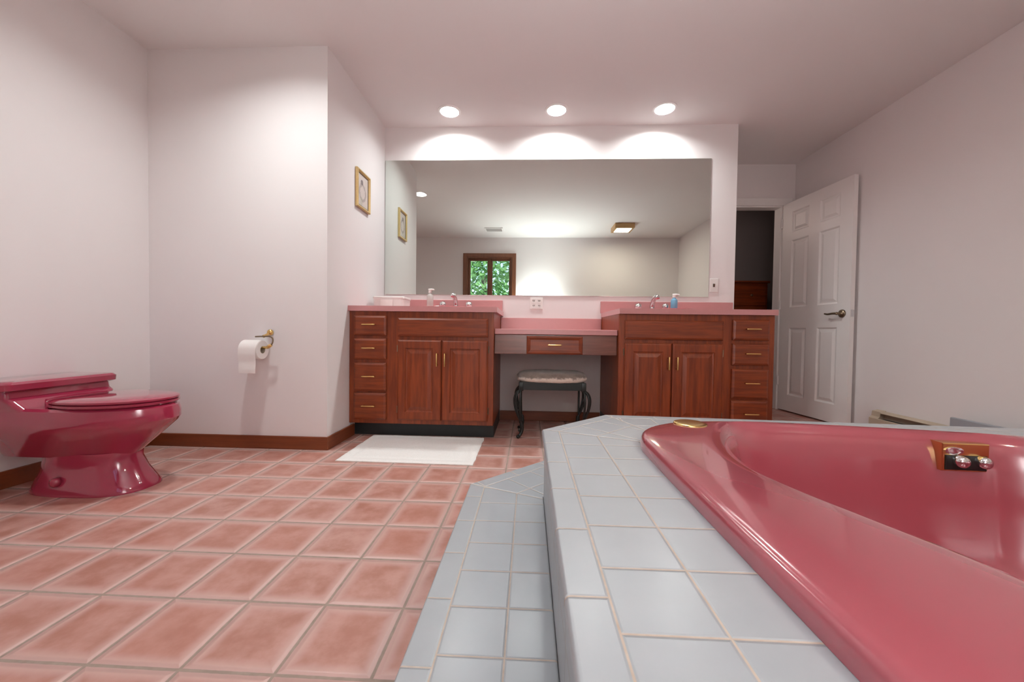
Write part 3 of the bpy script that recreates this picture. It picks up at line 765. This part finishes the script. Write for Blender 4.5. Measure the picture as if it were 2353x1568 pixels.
step_poly = [(SX,YW),(SX,SX+SCH),(.207,1.684),(XW,1.684),(XW,1.4435-.05*(XW-.29)-IN+.0005),(.2895+.003,1.4435-IN+.0005),(EX+IN-.0005,EX+CH-.003),(EX+IN-.0005,YW)]
strip_poly(step_poly, ZS-.014, ZS, M['step'], 'step_top', .005)
step_r = [(SX+IN,YW),(SX+IN,SX+SCH-.003),(.21,1.684-IN),(XW,1.684-IN),(XW,1.4435-.05*(XW-.29)-IN+.0005),(.2895+.003,1.4435-IN+.0005),(EX+IN-.0005,EX+CH-.003),(EX+IN-.0005,YW)]
strip_poly(step_r, 0, ZS-.014, M['riser'], 'step_riser', 0)

# ------------------------------------------------------------------ tub
tub = thing('bathtub', (TC.x, TC.y, .06), 'glossy rose pink whirlpool tub set into the grey tiled platform', 'bathtub')
bm = bmesh.new(); rings = []
def ringf(f): return [f(k, a) for k, a in enumerate(ANG)]
for ins, z in ((-.0005,.4315),(-.0005,.448),(.002,.456),(.006,.4615),(.012,.465),(.020,.467)):
    rings.append(ringf(lambda k, a: at(a, RO[k]-ins, z)))
for f in (.30, .60, .85, 1.0):
    rings.append(ringf(lambda k, a: at(a, (RO[k]-.020)*(1-f)+(RI[k]+min(.030, (RO[k]-RI[k])*.4))*f, .467+.001*math.sin(PI*f))))
for ki, z in ((1.005,.465),(.985,.458),(.968,.444),(.955,.42),(.945,.38),(.93,.30),(.905,.20),(.86,.12),(.78,.075),(.6,.060),(.35,.055),(.1,.052)):
    rings.append(ringf(lambda k, a: at(a, (RI[k] if ki > .97 else RI[k])*ki+(.012 if ki > 1 else 0), z)))
loft(bm, rings, False, True)
# underside skin so that the shell has thickness
under = [ringf(lambda k, a: at(a, RO[k]-.0005, .4315)), ringf(lambda k, a: at(a, RO[k]-.04, .4315)), ringf(lambda k, a: at(a, min(RI[k]*1.0, RO[k]-.045), .40)), ringf(lambda k, a: at(a, RI[k]*.975, .30)), ringf(lambda k, a: at(a, RI[k]*.94, .16)), ringf(lambda k, a: at(a, RI[k]*.80, .05)), ringf(lambda k, a: at(a, RI[k]*.1, .03))]
loft(bm, under, False, True)
bmesh.ops.remove_doubles(bm, verts=bm.verts[:], dist=.0002)
shell = link('shell', bm, M['rose'], tub, True)
bm = bmesh.new(); lathe(bm, [(.001,.4725),(.030,.4722),(.042,.4715),(.046,.470),(.047,.467)], (.488, 1.165, 0), 'z', 40); link('air_control_cap', bm, M['brass'], tub, 40)
# control plate on the far inner wall
pc = Vector((1.188, 1.083, .411)); an = Vector((-.07, -1., 0)).normalized(); ax = Vector((-an.y, an.x, 0)).normalized()
if ax.x < 0: ax = -ax
def pfr(u, v, d): return pc+ax*u+Vector((0,0,v))+an*d
bm = bmesh.new(); rect_rings(bm, -.057, .057, -.038, .038, [(0,-.045),(0,.0),(.002,.002),(.006,.002)], pfr)
pl = link('control_plate', bm, M['brass'], tub); pl['label'] = 'brass control plate'
bm = bmesh.new(); rect_rings(bm, -.050, .050, -.034, .006, [(0,.002),(0,.0035),(.002,.004)], pfr); link('dark_inset', bm, M['iron'], pl)
bm = bmesh.new(); loft(bm, [[pfr(-.030+r*math.cos(2*PI*k/28)*1.25, .018+r*math.sin(2*PI*k/28)*.6, d) for k in range(28)] for r, d in ((.018,.002),(.018,.005),(.013,.0055),(.011,.004))]); link('air_dial', bm, M['chrome'], pl, 40)
for uu in (-.020, .034):
    loops = [[pfr(uu+r*math.cos(2*PI*k/24), -.008+r*math.sin(2*PI*k/24), d) for k in range(24)] for r, d in ((.015,.003),(.016,.012),(.0145,.022),(.009,.027),(.001,.028))]
    bm = bmesh.new(); loft(bm, loops); link('knob', bm, M['chrome'], pl, 40)

# ------------------------------------------------------------------ right wall: baseboard heater, tiled ledge
t = thing('baseboard_heater', (2.59, 2.75, 0), 'beige baseboard heater with a dark slot along the right wall', 'heater')
bm = bmesh.new(); prof = [(XR-.001,.0),(XR-.060,.0),(XR-.062,.03),(XR-.062,.135),(XR-.045,.150),(XR-.040,.185),(XR-.001,.195)]
loft(bm, [[(x, y, z) for x, z in prof] for y in (2.90, 2.97)]); link('end_cap', bm, M['beige'], t)
link('back_plate', bx(XR-.012, XR-.001, 1.75, 2.90, .0, .190), M['beige'], t)
bm = bmesh.new(); loft(bm, [[(x, y, z) for x, z in ((XR-.062,.02),(XR-.062,.135),(XR-.058,.138),(XR-.058,.02))] for y in (1.75, 2.90)]); link('front_cover', bm, M['beige'], t)
bm = bmesh.new(); loft(bm, [[(x, y, z) for x, z in ((XR-.050,.180),(XR-.012,.192),(XR-.012,.188),(XR-.050,.176))] for y in (1.75, 2.90)]); link('top_lip', bm, M['beige'], t)
link('fins', bx(XR-.056, XR-.013, 1.76, 2.89, .05, .135), M['dark_slot'], t)
o = link('tiled_ledge', bx(2.535, XR-.063, 1.70, 2.40, .0, .262, .006), M['greyblue']); tag(o, 'low grey blue tiled block beside the heater, just behind the tub', 'ledge')

# ------------------------------------------------------------------ garden outside the window
struct('ground', bx(-9, 9, -14, YB-.3, -1.6, -1.5), M['grass'])
def tree(x, y, h, r, n, label, seed):
    rnd = random.Random(seed)
    t = thing('tree', (x, y, -1.5), label, 'tree', 'trees outside the window')
    bm = bmesh.new(); tube(bm, [(x,y,-1.52),(x+.08,y,0),(x-.05,y+.05,h*.5)], [.16,.12,.06], 10, 4); link('trunk', bm, M['bark'], t, True)
    bm = bmesh.new()
    for _ in range(n):
        while True:
            v = Vector((rnd.uniform(-1,1), rnd.uniform(-1,1), rnd.uniform(-1,1)))
            if .25 < v.length < 1: break
        v *= 1+.25*noise.noise(v*2.5+Vector((seed,0,0)))
        c = Vector((x, y, h*.45))+Vector((v.x*r, v.y*r*.8, v.z*h*.62))
        a = Vector((rnd.uniform(-1,1), rnd.uniform(-1,1), rnd.uniform(-1,.5))).normalized(); b = a.orthogonal().normalized(); b.rotate(Matrix.Rotation(rnd.uniform(0,6.28), 3, a)); s = rnd.uniform(.06,.11)
        q = [c-a*s, c+b*s*.45, c+a*s, c-b*s*.45]
        bm.faces.new([bm.verts.new(k) for k in q])
    link('foliage', bm, M['leaf'], t)
tree(-1.25, -4.4, 4.6, 1.5, 5200, 'leafy green tree just outside, filling most of the mirrored window', 1)
tree(-.7, -8.2, 6.4, 2.3, 4200, 'paler leafy tree farther back, behind the nearest one outside the window', 2)

# ------------------------------------------------------------------ light, sky, camera
sc = bpy.context.scene
w = bpy.data.worlds.new('sky'); sc.world = w; w.use_nodes = True
nt = w.node_tree; bg = nt.nodes['Background']; sk = nt.nodes.new('ShaderNodeTexSky')
sk.sky_type = 'NISHITA'; sk.sun_disc = False; sk.sun_elevation = math.radians(50); sk.sun_rotation = math.radians(40)
nt.links.new(sk.outputs[0], bg.inputs[0]); bg.inputs[1].default_value = .35
for l in CL[:3]: l.energy = 11
CL[3].energy = 14.5
FIX.energy = 9
def lamp(name, typ, loc, e, col, **k):
    l = bpy.data.lights.new(name, typ); l.energy = e; l.color = col
    for a, v in k.items(): setattr(l, a, v)
    o = bpy.data.objects.new(name, l); C.objects.link(o); o.location = loc; return o
sun = lamp('sun', 'SUN', (0, 0, 6), 3., (1.,.96,.88), angle=.01); sun.rotation_euler = Vector((-.25,-.55,-.80)).to_track_quat('-Z', 'Y').to_euler()
# the photographer's flash, turned up to the ceiling over the camera
fl = lamp('bounce_flash', 'SPOT', (.24, -.20, .90), 108, (.96,1.,1.), spot_size=math.radians(112), spot_blend=1., shadow_soft_size=.04)
fl.rotation_euler = Vector((.0,.34,1.)).to_track_quat('-Z', 'Y').to_euler()
fb = lamp('bounce_flash_low', 'SPOT', (.12, -.10, 1.04), 88, (.97,1.,1.), spot_size=math.radians(150), spot_blend=1., shadow_soft_size=.04)
fb.rotation_euler = Vector((0,-1.,.05)).to_track_quat('-Z', 'Y').to_euler()
lamp('hall_fill', 'POINT', (1.8, 4.4, 2.0), 3.2, (1.,.80,.68), shadow_soft_size=.1)  # unseen warm fill, added to lift the room beyond the doorway

cd = bpy.data.cameras.new('camera'); cam = bpy.data.objects.new('camera', cd); C.objects.link(cam)
cd.sensor_fit = 'HORIZONTAL'; cd.sensor_width = 36; cd.lens = 876.78/2353*36; cd.clip_start = .02; cd.clip_end = 100
yaw, pitch, roll = .0440685, -.0223616, .0131138
f0 = Vector((-math.sin(yaw), math.cos(yaw), 0)); r0 = Vector((math.cos(yaw), math.sin(yaw), 0)); u0 = Vector((0,0,1))
fw = f0*math.cos(pitch)+u0*math.sin(pitch); u2 = u0*math.cos(pitch)-f0*math.sin(pitch)
r3 = r0*math.cos(roll)+u2*math.sin(roll); u3 = u2*math.cos(roll)-r0*math.sin(roll)
mw_ = Matrix((r3, u3, -fw)).transposed().to_4x4(); mw_.translation = Vector((0,0,.735)); cam.matrix_world = mw_
sc.camera = cam

vs = sc.view_settings; vs.view_transform = 'Standard'; vs.look = 'None'; vs.gamma = 1; vs.exposure = .36; vs.use_curve_mapping = False
cy = sc.cycles; cy.use_denoising = True; cy.max_bounces = 12; cy.diffuse_bounces = 8; cy.glossy_bounces = 6; cy.transparent_max_bounces = 8
cy.sample_clamp_indirect = 6; cy.caustics_reflective = False; cy.caustics_refractive = False
